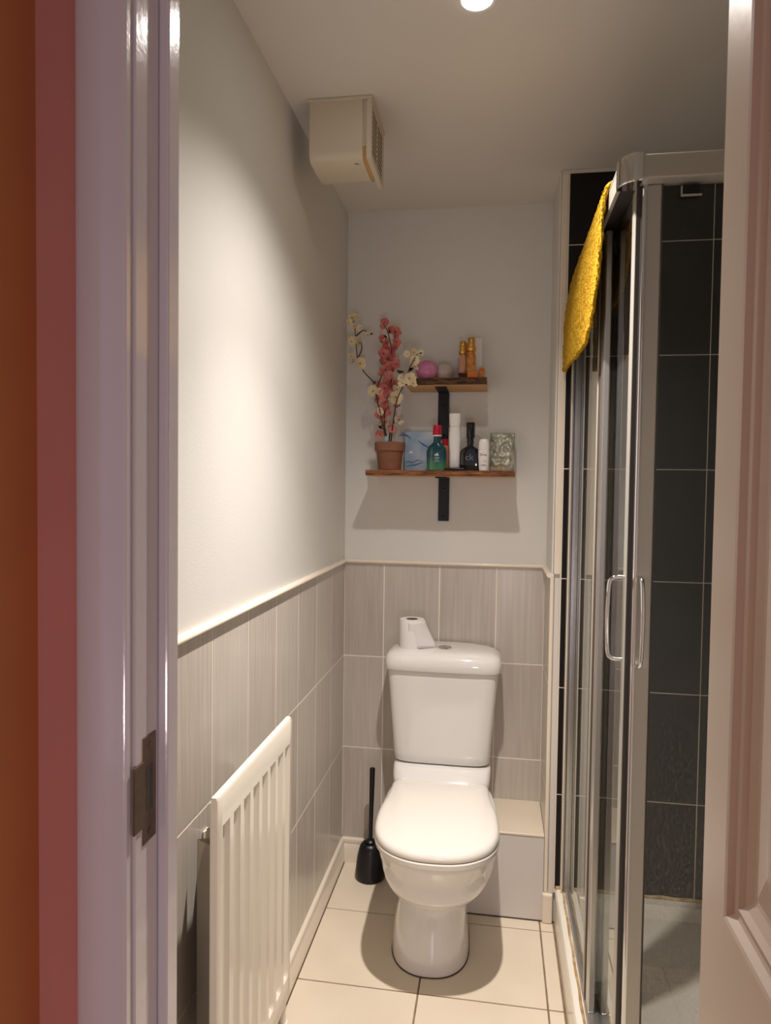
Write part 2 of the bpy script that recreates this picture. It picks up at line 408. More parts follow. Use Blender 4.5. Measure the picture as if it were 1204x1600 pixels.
def jamb(xr, sgn, name):
    # lining board with its rebate face at xr; opening lies on the sgn side
    a = xr-sgn*LIN
    o = struct(name, bx(a, xr, YF-.001, YI, 0, 1.99, bev=.0015), M['gloss'])
    obj('door_stop', bx(xr, xr+sgn*.012, -1.752, -1.726, 0, 1.98, bev=.0025, seg=2), M['gloss'], o)
    return o
jl = jamb(XJL, 1, 'trim_9'); jr = jamb(XJR, -1, 'trim_10')
hd = struct('trim_11', bx(XJL-LIN, XJR+LIN, YF-.001, YI, 1.99, 2.02), M['gloss'])
def architrave(x_in, sgn, name):
    prof = [(0, 0), (0, .010), (.004, .0125), (.017, .0135), (.021, .0165), (.047, .018), (.053, .015), (.055, .010), (.055, 0)]
    return struct(name, rings(B(), [[(x_in-sgn*a, YF-.003-d, z) for a, d in prof] for z in (0, 2.05)]), M['gloss'], smooth=True)
architrave(XJL-.003, 1, 'trim_12')
architrave(XJR+.04, -1, 'trim_13')
# strike plate let into the lining
sp = obj('strike_plate', bx(XJL-.002, XJL+.0012, -1.786, -1.757, .985, 1.103, bev=.0005), M['brass'], jl)
obj('plate_lip', bx(XJL-.001, XJL+.002, -1.806, -1.784, 1.005, 1.078, bev=.0009), M['brass'], sp)
obj('latch_hole', bx(XJL+.001, XJL+.0015, -1.778, -1.766, 1.02, 1.07), M['seal_and_shade'], sp)
for z in (.996, 1.092):
    s = obj('screw', lathe(B(), 0, 0, [(.0035, 0), (.0035, .0008)], 12), M['brass'], sp, origin=(0, 0, 0))
    s.data.transform(Matrix.Rotation(PI/2, 4, 'Y')); s.location = Vector((XJL+.0012, -1.7715, z))-wpos(sp)

# open door, hinged at the right jamb and swung out beside the camera
DX0, DX1, DYh, DYe = .736, .776, -1.80, -2.40
def door_leaf():
    b = B()
    P = (DYe+.095, DYh-.060)           # panel span in y
    z_lo = (.20, .82); z_hi = (1.015, 1.88)
    bev = .0
    box(b, DX0+.012, DX1, DYe, DYh, .008, 1.975, bev=.001)          # core
    # stiles and rails proud of the panels
    for (y0, y1, z0, z1) in ((DYe, P[0], .008, 1.975), (P[1], DYh, .008, 1.975), (P[0], P[1], .008, z_lo[0]), (P[0], P[1], z_lo[1], z_hi[0]), (P[0], P[1], z_hi[1], 1.975)):
        box(b, DX0, DX0+.0125, y0, y1, z0, z1)
    return b, P, z_lo, z_hi
b, P, zl, zh = door_leaf()
dr = struct('door_1', b, M['doorp'], origin=(DX1, DYh, 0))
def moulding(y0, y1, z0, z1):
    # ogee frame stepping from the stile face down to the panel, then a raised field
    off = [(0, 0), (.004, .0008), (.010, .0055), (.016, .0065), (.020, .0050), (.026, .0085), (.036, .0115), (.042, .012)]
    return rings(B(), [[(DX0+d, y0+o, z0+o), (DX0+d, y1-o, z0+o), (DX0+d, y1-o, z1-o), (DX0+d, y0+o, z1-o)] for o, d in off], False, False)
for z0, z1 in (zl, zh):
    obj('panel_moulding', moulding(P[0], P[1], z0, z1), M['doorp'], dr)
    o = .044
    obj('door_panel', rings(B(), [[(DX0+d, P[0]+k, z0+k), (DX0+d, P[1]-k, z0+k), (DX0+d, P[1]-k, z1-k), (DX0+d, P[0]+k, z1-k)] for k, d in ((.038, .013), (.042, .0115), (.075, .005), (.08, .0045))], False, True), M['doorp'], dr)
for z in (.25, 1.0, 1.75):
    obj('hinge', bx(DX1-.002, DX1+.004, DYh-.002, DYh+.004, z-.04, z+.04, bev=.001), M['brass'], dr)

# added fill lamp, unseen behind the camera, to brighten hall and doorway
hp = thing('added_fill_lamp', (.75, -3.5, 0), 'added low fill lamp with a bare round bulb, unseen behind the viewpoint', 'fill lamp')
obj('base', lathe(B(), .75, -3.5, [(.12, 0), (.12, .012), (.10, .022), (.02, .03)], 32), M['blackpl'], hp, smooth=True)
obj('pole', lathe(B(), .75, -3.5, [(.010, .0302), (.010, .54)], 16), M['blackpl'], hp, smooth=True)
obj('bulb_holder', lathe(B(), .75, -3.5, [(.018, .5402), (.020, .585), (.016, .59)], 20), M['brass'], hp, smooth=True)
obj('bulb', lathe(B(), .75, -3.5, [(.014, .5902), (.030, .61), (.040, .635), (.038, .66), (.024, .682), (.002, .69)], 24), M['fill_bulb'], hp, smooth='all')

# ------------------------------------------------------------------ ceiling downlight
dl = thing('downlight', (LX, LY, H), 'small round recessed ceiling spotlight, lit', 'light')
n = 48
obj('bezel', rings(B(), [[(LX+r*math.cos(2*PI*i/n), LY+r*math.sin(2*PI*i/n), z) for i in range(n)] for r, z in ((.043, H-.0005), (.043, H-.003), (.039, H-.005), (.031, H-.0035), (.029, H-.001))], False, False), M['white'], dl, smooth=True)
obj('lens', lathe(B(), LX, LY, [(.029, H-.001), (.027, H-.0035), (.012, H-.005)], 32), M['lens'], dl)

# ------------------------------------------------------------------ toilet
TX = .372
wc = thing('toilet', (TX, -.25, 0), 'white close-coupled toilet with its lid down', 'toilet')
def Rt(p, ang=2.4, px=TX, py=-.12):
    a = math.radians(ang); x, y = p[0]-px, p[1]-py
    return (px+x*math.cos(a)-y*math.sin(a), py+x*math.sin(a)+y*math.cos(a), p[2])
def egg(z, yf, yb, yc, hw, ef=2.15, eb=3.2, n=72, ang=2.4):
    o = []; sh = -.016 if z < .10 else (-.016+.012*(z-.10)/.10 if z < .2 else -.004*max(0, (.3-z)/.1)); z2 = z if z <= .2 else .2+(z-.2)*.89; yf = yf if z <= .2 else yf*(1-.035*(z-.2)/.2); z = z2
    for i in range(n):
        t = 2*PI*i/n; c, s = math.cos(t), math.sin(t)
        e = ef if s < 0 else eb
        x = hw*math.copysign(abs(c)**(2/e), c)
        y = yc+(yc-yf if s < 0 else yb-yc)*math.copysign(abs(s)**(2/e), s)
        o.append(Rt((TX+x+sh, y, z), ang))
    return o
pan = B()
rings(pan, [egg(*a) for a in (
    (0, -.566, -.10, -.42, .113, 2.3), (.006, -.568, -.10, -.42, .115, 2.3), (.05, -.563, -.10, -.42, .112, 2.3), (.10, -.552, -.10, -.41, .107, 2.3), (.15, -.540, -.10, -.40, .101, 2.3),
    (.188, -.529, -.10, -.40, .0960, 2.3), (.198, -.533, -.10, -.40, .0975, 2.3), (.204, -.556, -.10, -.41, .110, 2.2), (.212, -.584, -.09, -.42, .122, 2.2), (.225, -.612, -.09, -.43, .135, 2.2), (.245, -.636, -.08, -.44, .147, 2.15),
    (.27, -.654, -.07, -.45, .156, 2.1), (.30, -.658, -.06, -.46, .163, 2.1), (.335, -.668, -.05, -.46, .169, 2.1), (.34, -.671, -.05, -.46, .1715, 2.1), (.365, -.680, -.05, -.46, .175, 2.1), (.372, -.686, -.05, -.46, .178, 2.1), (.395, -.690, -.05, -.46, .180, 2.1), (.402, -.688, -.05, -.46, .178, 2.1), (.405, -.675, -.06, -.46, .170, 2.1))])
pano = obj('pan', pan, M['ceramic'], wc, smooth='all')
deck = B()
rings(deck, [[Rt(q, 1.0) for q in rrect(TX+.002, (-.016-yf)/2*-1 if False else (yf-.016)/2, hw, (-.016-yf)/2, 5, z, 64)] for z, yf, hw in ((.30, -.20, .13), (.36, -.235, .150), (.40, -.245, .160), (.418, -.232, .1625), (.436, -.205, .1635), (.443, -.198, .161), (.446, -.19, .154))])
obj('pan_deck', deck, M['ceramic'], wc, smooth='all')
foot = B()
rings(foot, [egg(z, yf, -.09, -.42, hw, 2.3) for z, yf, hw in ((.0002, -.5695, .1165), (.002, -.5690, .1160), (.0035, -.566, .113))])
obj('silicone_bead', foot, M['dirt'], wc)
# seat ring and lid outlines (half outline, mirrored)
half = [(0, -.752), (.040, -.749), (.078, -.738), (.112, -.717), (.140, -.688), (.160, -.650), (.172, -.605), (.1765, -.555), (.1765, -.505), (.174, -.46), (.1695, -.42), (.164, -.385), (.159, -.345), (.156, -.30), (.154, -.262), (.148, -.246), (.12, -.243), (.06, -.243), (0, -.243)]
hs = smooth_pts([(x, y, 0) for x, y in half], 3)
outl = [(p.x, p.y) for p in hs]; outl = outl+[(-x, y) for x, y in reversed(outl[1:-1])]
def seat_ring(z, sc, dy=0):
    cy = -.49
    return [Rt((TX+x*sc, -.243+(cy+(y-cy)*sc+.243)*.905, z-.022), 2.5) for x, y in outl]
obj('seat', rings(B(), [seat_ring(z, s) for z, s in ((.406, .985), (.408, 1.0), (.420, 1.004), (.4235, .992))]), M['seat'], wc, smooth=True)
obj('seat_lid', rings(B(), [seat_ring(z, s) for z, s in ((.4245, .975), (.426, .993), (.431, 1.0), (.437, .996), (.443, .982), (.4475, .955), (.4505, .91), (.4525, .82), (.4545, .6), (.4555, .3), (.456, .05))]), M['seat'], wc, smooth='all')
for sx in (-.075, .075):
    p = Rt((TX+sx, -.242, .415), 3.0)
    hb = B(); tube(hb, [(p[0]-.022, p[1], p[2]-.004), (p[0]+.022, p[1], p[2]-.004)], .009, 14); obj('seat_hinge', hb, M['seat'], wc, smooth=True)
# cistern
def crect(z, yf, hw, e=6.5, yb=-.008, cx=TX): return rrect(cx, (yf+yb)/2, hw, (yb-yf)/2, e, z, 96)
cb = B()
rings(cb, [crect(*a) for a in ((.4475, -.150, .145, 5), (.450, -.163, .156, 5.5), (.457, -.169, .1615, 6), (.48, -.172, .1635), (.60, -.181, .1725), (.70, -.187, .180), (.762, -.190, .1855), (.768, -.190, .1855))])
obj('cistern', cb, M['ceramic'], wc, smooth='all')
lid = B()
rings(lid, [crect(*a) for a in ((.7685, -.192, .187, 6), (.7685, -.198, .193, 6), (.771, -.2005, .1955, 5.5), (.790, -.201, .196, 5.2), (.802, -.200, .195, 4.8), (.812, -.196, .191, 4.5), (.820, -.188, .184, 4.2), (.826, -.175, .171, 4), (.830, -.155, .152, 3.8), (.832, -.12, .11, 3.5), (.8325, -.10, .05, 3))])
obj('cistern_lid', lid, M['ceramic'], wc, smooth='all')
fb = obj('flush_button', lathe(B(), .375, -.108, [(.0245, .829), (.0245, .8345), (.0225, .8362), (.019, .836), (.0185, .8345), (.0165, .8345), (.016, .8365), (.0, .8372)], 40), M['chrome'], wc, smooth=True)
obj('button_split', bx(.3742, .3758, -.1245, -.0915, .8362, .8376), M['seal_and_shade'], fb)

# toilet roll standing on the cistern, loose end flaring out
tr = thing('toilet_roll', (.2615, -.105, .8295), 'white toilet roll standing upright on the cistern lid', 'toilet roll')
RX, RY, RR = .2615, -.105, .0425
body = B(); n = 48
lo = []
for r, z in ((.0425, .830), (.0425, .8315), (.0425, .925), (.0415, .9265), (.0205, .9265), (.0200, .924), (.0200, .836)):
    lo.append([(RX+r*math.cos(2*PI*i/n), RY+r*math.sin(2*PI*i/n), z) for i in range(n)])
rings(body, lo, False, True)
obj('paper_roll', body, M['paper'], tr, smooth=True)
obj('core', rings(B(), [[(RX+r*math.cos(2*PI*i/n), RY+r*math.sin(2*PI*i/n), z) for i in range(n)] for r, z in ((.0198, .833), (.0198, .9262), (.0185, .9262), (.0185, .833))], False, False), M['tube'], tr, smooth=True)
fl_ = B(); cols = 14
prev = None; grid = []
for j in range(9):
    v = j/8; z = .9245-v*(.9245-.8332); row = []
    flare = v**1.1
    for i in range(cols+1):
        t = i/cols
        a = math.radians(-100+100*t)
        # front of the roll curling away to the right as it falls
        r = RR+.001+flare*.040*t**1.3
        row.append((RX+r*math.cos(a)+flare*.004*t, RY+(RR+.001)*math.sin(a)*(1-.1*flare), z))
    grid.append(row)
gv = [[fl_.verts.new(p) for p in row] for row in grid]
for a, b in zip(gv, gv[1:]):
    for i in range(cols): fl_.faces.new((a[i], a[i+1], b[i+1], b[i]))
ls = obj('loose_sheet', fl_, M['paper'], tr, smooth='all'); sm = ls.modifiers.new('thickness', 'SOLIDIFY'); sm.thickness = .0008; sm.offset = 0

# toilet brush
tb = thing('toilet_brush', (.1215, -.085, 0), 'black plastic toilet brush in its tapered holder on the floor', 'toilet brush')
QX, QY = .1235, -.092
obj('holder', lathe(B(), QX, QY, [(.046, 0), (.052, .004), (.053, .012), (.0515, .028), (.046, .075), (.041, .098), (.037, .112), (.031, .121), (.024, .125), (.023, .1215), (.012, .1205)], 48), M['blackpl'], tb, smooth=True)
obj('collar', lathe(B(), QX, QY, [(.019, .1205), (.019, .129), (.015, .134), (.010, .137)], 32), M['blackpl'], tb, smooth=True)
obj('handle', rings(B(), [[(QX+.0045*t+r*math.cos(2*PI*i/20), QY-.004*t+r*math.sin(2*PI*i/20), z) for i in range(20)] for r, z, t in ((.0078, .128, 0), (.0068, .16, .1), (.0085, .30, .7), (.0095, .388, 1), (.009, .392, 1), (.006, .3935, 1))]), M['blackpl'], tb, smooth=True)

# ------------------------------------------------------------------ radiator
ra = thing('radiator', (.04, -1.148, .18), 'white flat panel radiator with vertical grooves on the left wall', 'radiator')
y0, y1, z0, z1, XF = -1.388, -.962, .205, .854, .091
nc = 8; pit = .0510; c0 = -1.355
ys = [y0, y0+.004]
for k in range(nc):
    c = c0+pit*k
    for d in (-.0165, -.0115, -.009, .009, .0115, .0165):
        if y0+.006 < c+d < y1-.006: ys.append(c+d)
ys += [y1-.004, y1]
ys = sorted(set(round(y, 5) for y in ys))
zs = [z0, z0+.004, z0+.05, z0+.058, z0+.064, z0+.072,   .778, .786, .792, .800, z1-.006, z1]
def depth(y, z):
    d = 0
    for k in range(nc):
        c = c0+pit*k; a = abs(y-c)
        if a < .0165:
            f = 1 if a <= .0092 else (0.85 if a <= .0117 else 0)
            top = .800; bot = z0+.05
            g = 0
            if bot+.0081 < z < top-.0079: g = 1
            d = max(d, f*g)
    e = 0
    if z > z1-.001 or z < z0+.001: e += .003
    if y < y0+.001 or y > y1-.001: e += .003
    return XF-.0085*d-e
pnl = B()
gv = [[pnl.verts.new((depth(y, z), y, z)) for y in ys] for z in zs]
for a, b in zip(gv, gv[1:]):
    for i in range(len(ys)-1): pnl.faces.new((a[i], a[i+1], b[i+1], b[i]))
# edges rolled back
back = [[pnl.verts.new((.077, y, z)) for y in ys] for z in (zs[0], zs[-1])]
for i in range(len(ys)-1):
    pnl.faces.new((gv[0][i+1], gv[0][i], back[0][i], back[0][i+1]))
    pnl.faces.new((gv[-1][i], gv[-1][i+1], back[1][i+1], back[1][i]))
for i in (0, -1):
    col = [gv[j][i] for j in range(len(zs))]
    bcol = [back[0][i]]+[pnl.verts.new((.077, ys[i], z)) for z in zs[1:-1]]+[back[1][i]]
    for j in range(len(zs)-1):
        q = (col[j], col[j+1], bcol[j+1], bcol[j]); pnl.faces.new(q if i == 0 else q[::-1])
obj('panel', pnl, M['rad'], ra, smooth=True)
obj('back_panel', bx(.0725, .0765, y0+.006, y1-.006, z0+.006, z1-.012), M['rad'], ra)
fin = B(); nf = 2*9; L1, L2 = [], []
for i in range(nf+1):
    y = y0+.03+(y1-y0-.06)*i/nf
    x = .0715 if i % 2 == 0 else .030
    for s, LL in ((0, L1), (.0012, L2)): LL.append((x-s, y))
for a, b in zip(L1, L1[1:]):
    vs = [fin.verts.new(v) for v in ((a[0], a[1], z0+.05), (b[0], b[1], z0+.05), (b[0], b[1], z1-.10), (a[0], a[1], z1-.10))]; fin.faces.new(vs)
bmesh.ops.solidify(fin, geom=fin.faces[:], thickness=.0008)
obj('convector_fins', fin, M['radin'], ra)
for y in (y0+.15, y1-.10):
    for z in (.715, .27):
        hb = obj('wall_bracket', bx(.001, .004, y-.010, y+.010, z-.014, z+.006, bev=.001), M['rad'], ra)
        obj('bracket_hook', bx(.004, .066, y-.002, y+.002, z-.010, z+.004, bev=.0005), M['rad'], hb)
for y, nm in ((y0+.02, 'valve'), (y1-.02, 'lockshield')):
    v = B(); tube(v, smooth_pts([(.080, y, .22), (.080, y, .165), (.080, y, .10), (.080, y, .0)], 4), .0075, 12)
    lathe(v, .080, y, [(.012, .115), (.012, .155)], 16)
    obj('pipe_tail', v, M['rad'], ra, smooth=True)

# ------------------------------------------------------------------ extractor fan at the ceiling corner
fa = thing('extractor_fan', (.13, -.63, H), 'boxy aged cream extractor fan fixed under the ceiling above the left wall', 'extractor fan')
obj('ceiling_plate', bx(.047, .216, -.732, -.536, H-.007, H-.0005, bev=.001), M['fan'], fa)
prof = [(-.726, H-.007), (-.726, 2.224), (-.722, 2.211), (-.712, 2.204), (-.66, 2.201), (-.605, 2.202), (-.575, 2.208), (-.553, 2.222), (-.545, 2.245), (-.543, H-.007)]
obj('cover', rings(B(), [[(x, y, z) for y, z in prof] for x in (.053, .190)]), M['fan'], fa, smooth=True)
yl = [(-.722, 2.222), (-.717, 2.207), (-.66, 2.204), (-.60, 2.205), (-.57, 2.212), (-.55, 2.226), (-.547, 2.25), (-.60, 2.25), (-.72, 2.25)]
obj('yellowed_strip', rings(B(), [[(x, y, z) for y, z in yl] for x in (.1895, .2005)]), M['fany'], fa, smooth=True)
obj('inner_box', bx(.188, .2005, -.722, -.548, 2.235, H-.008), M['fan'], fa)
def ringframe(x0, x1, ya, yb, za, zb, w):
    b = B()
    box(b, x0, x1, ya, yb, za, za+w, bev=.0008); box(b, x0, x1, ya, yb, zb-w, zb, bev=.0008)
    box(b, x0, x1, ya, ya+w, za+w, zb-w); box(b, x0, x1, yb-w, yb, za+w, zb-w)
    return b
gr = obj('grille', ringframe(.2005, .2135, -.729, -.541, 2.202, H-.006, .014), M['fan'], fa)
obj('dark_interior', bx(.2005, .2112, -.715, -.555, 2.216, H-.020), M['fand'], fa)
for i in range(10):
    z = 2.2245+i*.0122
    s = B(); box(s, .2113, .2121, -.715, -.555, z-.0021, z+.0021)
    obj('slat', s, M['fan'], gr)
obj('vertical_rib', bx(.2105, .2126, -.637, -.633, 2.216, H-.02), M['fan'], gr)
text('maker_mark', 'XL', M['ink'], fa, (.172, -.700, 2.2015), .010, rotx=PI)

# ------------------------------------------------------------------ shelves
def shelf(x0, x1, d, zt, th, lab, bark, xb, drop, seed):
    t = thing('floating_shelf', ((x0+x1)/2, 0, zt-th), lab, 'shelf', 'live edge shelves on the back wall')
    rnd = random.Random(seed); b = B(); n = 40; lo = []
    f = [d*(1+.006*math.sin(i*.35+seed)+.006*noise.noise(Vector((i*.4, seed, 0)))) for i in range(n+1)]
    loops = []
    for i in range(n+1):
        x = x0+(x1-x0)*i/n; fy = f[i]
        loops.append([(x, -.0005, zt), (x, -.0005, zt-th), (x, -fy+.006, zt-th), (x, -fy+.003, zt-th*.6), (x, -fy+.004, zt)])
    rings(b, loops)
    obj('board', b, M['wood'], t)
    e = B(); loops = []
    for i in range(n+1):
        x = x0-.0005+(x1-x0+.001)*i/n; fy = f[i]
        k = noise.noise(Vector((i*.55, seed*3.1, 1)))*.0035; k2 = noise.noise(Vector((i*.5, seed*2.1, 5)))*.003
        loops.append([(x, -fy+.008, zt+.0005), (x, -fy+.001+k2, zt+.0008), (x, -fy-.002+k, zt-th*.3), (x, -fy-.003-k, zt-th*.6), (x, -fy+.001+k2, zt-th*.92), (x, -fy+.009, zt-th*.94)])
    rings(e, loops)
    obj('bark_edge', e, M[bark], t)
    # L bracket
    zb = zt-th
    br = B(); box(br, xb-.019, xb+.019, -.0055, -.0005, zb-drop, zb, bev=.001); box(br, xb-.019, xb+.019, -(d-.03), -.0055, zb-.0052, zb-.0002, bev=.001)
    bo = obj('bracket', br, M['iron'], t)
    for z in (zb-drop*.28, zb-drop+.014):
        s = lathe(B(), 0, 0, [(.0055, 0), (.0055, .0015), (.003, .0028)], 14)
        so = obj('screw', s, M['blackpl'], bo, origin=(0, 0, 0)); so.data.transform(Matrix.Rotation(PI/2, 4, 'X')); so.location = Vector((xb, -.0055, z))-wpos(bo)
    return t
shelf(.107, .597, .181, 1.434, .0185, 'longer lower live-edge shelf carrying the potted blossom and bottles', 'bark2', .3555, .155, 1)
shelf(.235, .5015, .172, 1.7385, .0235, 'shorter upper live-edge shelf carrying the bath bombs', 'bark', .350, .165, 2)
ZL, ZU = 1.4352, 1.7398

# potted blossom
px_, py_ = .176, -.105
bp = thing('potted_blossom', (px_, py_, ZL), 'tall pink and cream artificial blossom branches in a terracotta pot', 'potted plant')
obj('pot', lathe(B(), px_, py_, [(.036, ZL), (.0385, ZL+.002), (.0455, ZL+.062), (.0475, ZL+.066), (.0515, ZL+.0665), (.0530, ZL+.092), (.0515, ZL+.0955), (.0475, ZL+.0955), (.0455, ZL+.088)], 48), M['pot'], bp, smooth=True)
obj('soil', lathe(B(), px_, py_, [(.045, ZL+.080), (.0455, ZL+.086), (.02, ZL+.089)], 24), M['soil'], bp)
def Pp(x, y, Y=-.1):      # photo pixel to a point on a plane parallel to the back wall
    d = fw+r2*((x-602)/F)-u2*((y-800)/F); c = co.matrix_world.translation
    return c+d*((Y-c.y)/d.y)
stems = [
    [(606, 694, -.105), (600, 660, -.10), (603, 630, -.095), (610, 600, -.09), (613, 570, -.10), (611, 545, -.11), (606, 520, -.115), (598, 505, -.115)],
    [(610, 694, -.10), (614, 660, -.13), (620, 625, -.17), (631, 600, -.19), (641, 572, -.185), (652, 553, -.178)],
    [(604, 694, -.11), (596, 655, -.12), (589, 625, -.12), (583, 598, -.11), (570, 583, -.095), (560, 566, -.085), (556, 540, -.085), (554, 512, -.09), (551, 498, -.095)],
    [(607, 694, -.10), (610, 672, -.10), (619, 655, -.09), (627, 660, -.085)],
    [(589, 604, -.115), (594, 592, -.115), (596, 586, -.11)],
    [(559, 560, -.085), (565, 545, -.09), (563, 530, -.09)],
    [(556, 525, -.09), (568, 516, -.09), (578, 524, -.09)]]
for s in stems:
    pts = smooth_pts([Pp(*q) for q in s], 5)
    b = B(); tube(b, pts, [.0026-.0013*i/len(pts) for i in range(len(pts))], 7); obj('stem', b, M['stem'], bp, smooth=True)
def blossom_mesh(name, mats, petals=5, cup=.35):
    b = B(); r = random.Random(hash(name) % 97 if False else len(name))
    for k in range(petals):
        a0 = 2*PI*k/petals; g = []
        for i in range(5):
            u = i/4; wdt = .0072*math.sin(PI*min(1, .12+u*.78))**.6; row = []
            for j in (-1, -.4, .4, 1):
                rad = .0018+.0118*u; zz = cup*.0118*u*u+.0012*abs(j)*u
                x = rad; y = wdt*j
                row.append(b.verts.new((x*math.cos(a0)-y*math.sin(a0), x*math.sin(a0)+y*math.cos(a0), zz)))
            g.append(row)
        for p, q in zip(g, g[1:]):
            for i in range(3): b.faces.new((p[i], p[i+1], q[i+1], q[i]))
    for f in b.faces: f.smooth = True
    nf = len(b.faces)
    lathe(b, 0, 0, [(.0010, -.002), (.0018, .0005), (.0019, .0020), (.0009, .0028)], 8)
    b.faces.ensure_lookup_table()
    for f in b.faces[nf:]: f.material_index = 1
    bmesh.ops.recalc_face_normals(b, faces=b.faces)
    me = bpy.data.meshes.new(name); b.to_mesh(me); b.free()
    for m in mats: me.materials.append(m)
    return me
bm_p = blossom_mesh('blossom', [M['pink'], M['coredk']]); bm_p2 = blossom_mesh('blossom', [M['pink2'], M['core']], cup=.7); bm_c = blossom_mesh('blossom', [M['cream'], M['core']], cup=.25)
lf = B(); g = []
for i in range(6):
    u = i/5; wd = .0052*math.sin(PI*min(1, .05+u*.93)); g.append([lf.verts.new((u*.020, wd*j, .002*math.sin(u*3)+abs(j)*.001)) for j in (-1, 0, 1)])
for p, q in zip(g, g[1:]):
    for i in range(2): lf.faces.new((p[i], p[i+1], q[i+1], q[i]))
bmesh.ops.solidify(lf, geom=lf.faces[:], thickness=.0003)
lfm = bpy.data.meshes.new('leaf'); lf.to_mesh(lfm); lf.free(); lfm.materials.append(M['leaf'])
rb = random.Random(11)
def flower(me, x, y, Y=None, sc=1.0, yaw=None, nm='blossom'):
    Y = -.1+rb.uniform(-.02, .02) if Y is None else Y
    o = bpy.data.objects.new(nm, me); C.objects.link(o); o.parent = bp; o.location = Pp(x, y, Y)-wpos(bp)
    o.rotation_euler = (PI/2+rb.uniform(-.7, .5), rb.uniform(-.6, .6), rb.uniform(-.9, .9) if yaw is None else yaw); o.scale = (sc, sc, sc)
    return o
FS = 1.5
for x, y, s in [(601, 503, .75), (597, 510, .6), (617, 519, 1.05), (611, 515, .7), (597, 528, .65), (619, 535, .8), (616, 543, .7), (602, 545, .8), (599, 553, 1.0), (606, 560, .8), (613, 557, .6), (620, 569, .85), (614, 574, .7), (602, 578, .95), (597, 584, .7), (611, 588, .8), (609, 598, 1.05), (616, 600, .7), (601, 606, .8), (598, 614, .7), (594, 618, .65), (607, 617, .8), (603, 628, .95), (606, 638, .8), (621, 633, .65), (597, 652, .85), (590, 648, .6), (604, 648, .7), (613, 672, .7), (593, 678, .75), (610, 665, .6), (588, 624, .55), (604, 536, .8), (611, 550, .7), (596, 566, .75), (609, 571, .8), (605, 591, .8), (593, 600, .7), (612, 609, .75), (600, 622, .75), (598, 638, .8), (608, 645, .6), (600, 660, .65), (617, 527, .6)]:
    flower(bm_p if rb.random() < .55 else bm_p2, x, y, sc=s*FS)
for x, y, s in [(550, 497, .8), (545, 503, .6), (556, 494, .6), (553, 510, .6), (549, 534, .85), (562, 536, .95), (556, 530, .6), (563, 512, .6), (574, 523, .6), (549, 557, .65), (562, 568, 1.1), (551, 565, .55), (583, 611, 1.05), (592, 612, .7), (618, 621, 1.25), (619, 609, .85), (593, 643, .7), (646, 551, .7), (636, 553, .6), (657, 551, .5), (647, 563, .85), (648, 573, .7), (639, 591, 1.1), (645, 599, .7), (628, 599, .7), (620, 655, .6), (627, 661, .5), (626, 590, .6)]:
    flower(bm_c, x, y, Y=(-.195 if (x > 622 and 578 < y < 612) else -.178 if x > 630 and y < 580 else -.105+rb.uniform(-.02, .01)), sc=s*FS)
for x, y, s, a in [(607, 521, .9, 1), (605, 528, .9, 2.4), (598, 534, .6, 3.0), (622, 583, 1.0, .2), (628, 582, 1.0, 2.8), (638, 580, 1.0, .5), (597, 620, .8, 2.3), (590, 627, .8, 1.6), (594, 666, 1.0, .4), (598, 670, 1.0, 2.5), (587, 600, .7, 2.0), (609, 605, .7, .7), (577, 523, .7, .2), (655, 553, .5, .3), (548, 556, .5, 2.5)]:
    o = flower(lfm, x, y, Y=(-.188 if x > 620 else None), sc=s, yaw=0, nm='leaf'); o.rotation_euler = (rb.uniform(.9, 1.6), -a, rb.uniform(-.3, .3))
b = B(); p = Pp(604, 687, -.122); box(b, p.x-.006, p.x+.006, p.y-.0006, p.y+.0006, p.z-.018, p.z+.012, bev=.0004); obj('price_tag', b, M['palebl'], bp)

# lower shelf, left to right -------------------------------------------------
def simple(name, parts, loc, label, cat, group=None):
    t = thing(name, loc, label, cat, group)
    for nm, bm, m, sm in parts: obj(nm, bm, m, t, smooth=sm)
    return t
# blue card box
cbx = thing('card_box', (.275, -.02, ZL), 'blue patterned card soap box standing behind the blossom pot', 'box')
obj('box_body', bx(.218, .334, -.035, -.004, ZL, 1.574, bev=.001), M['bluec'], cbx)
def stroke(pts, r, nm, m, par):
    b = B(); pts = smooth_pts(pts, 4); n_ = len(pts)
    L = [[(p.x, -.0357, p.z-r*math.sin(PI*(i+.3)/(n_+.6))), (p.x, -.0357, p.z+r*math.sin(PI*(i+.3)/(n_+.6))), (p.x, -.0349, p.z+r*math.sin(PI*(i+.3)/(n_+.6))), (p.x, -.0349, p.z-r*math.sin(PI*(i+.3)/(n_+.6)))] for i, p in enumerate(pts)]
    rings(b, L); obj(nm, b, m, par)
def qp(x, y, Y=-.0355): v = Pp(x, y, Y); return v
stroke([qp(653, 689), qp(660, 694), qp(669, 699)], .0032, 'printed_fish', M['blued'], cbx)
stroke([qp(632, 725), qp(637, 721), qp(644, 723), qp(652, 719), qp(660, 721)], .0016, 'printed_wave', M['blued'], cbx)
stroke([qp(634, 729), qp(642, 727), qp(650, 726), qp(661, 722)], .0022, 'printed_wave', M['blued'], cbx)
stroke([qp(622, 682), qp(628, 679), qp(636, 681), qp(642, 686)], .0035, 'printed_wave', M['blued'], cbx)
stroke([qp(638, 709), qp(641, 706), qp(645, 708)], .004, 'printed_shell', M['whitec'], cbx)
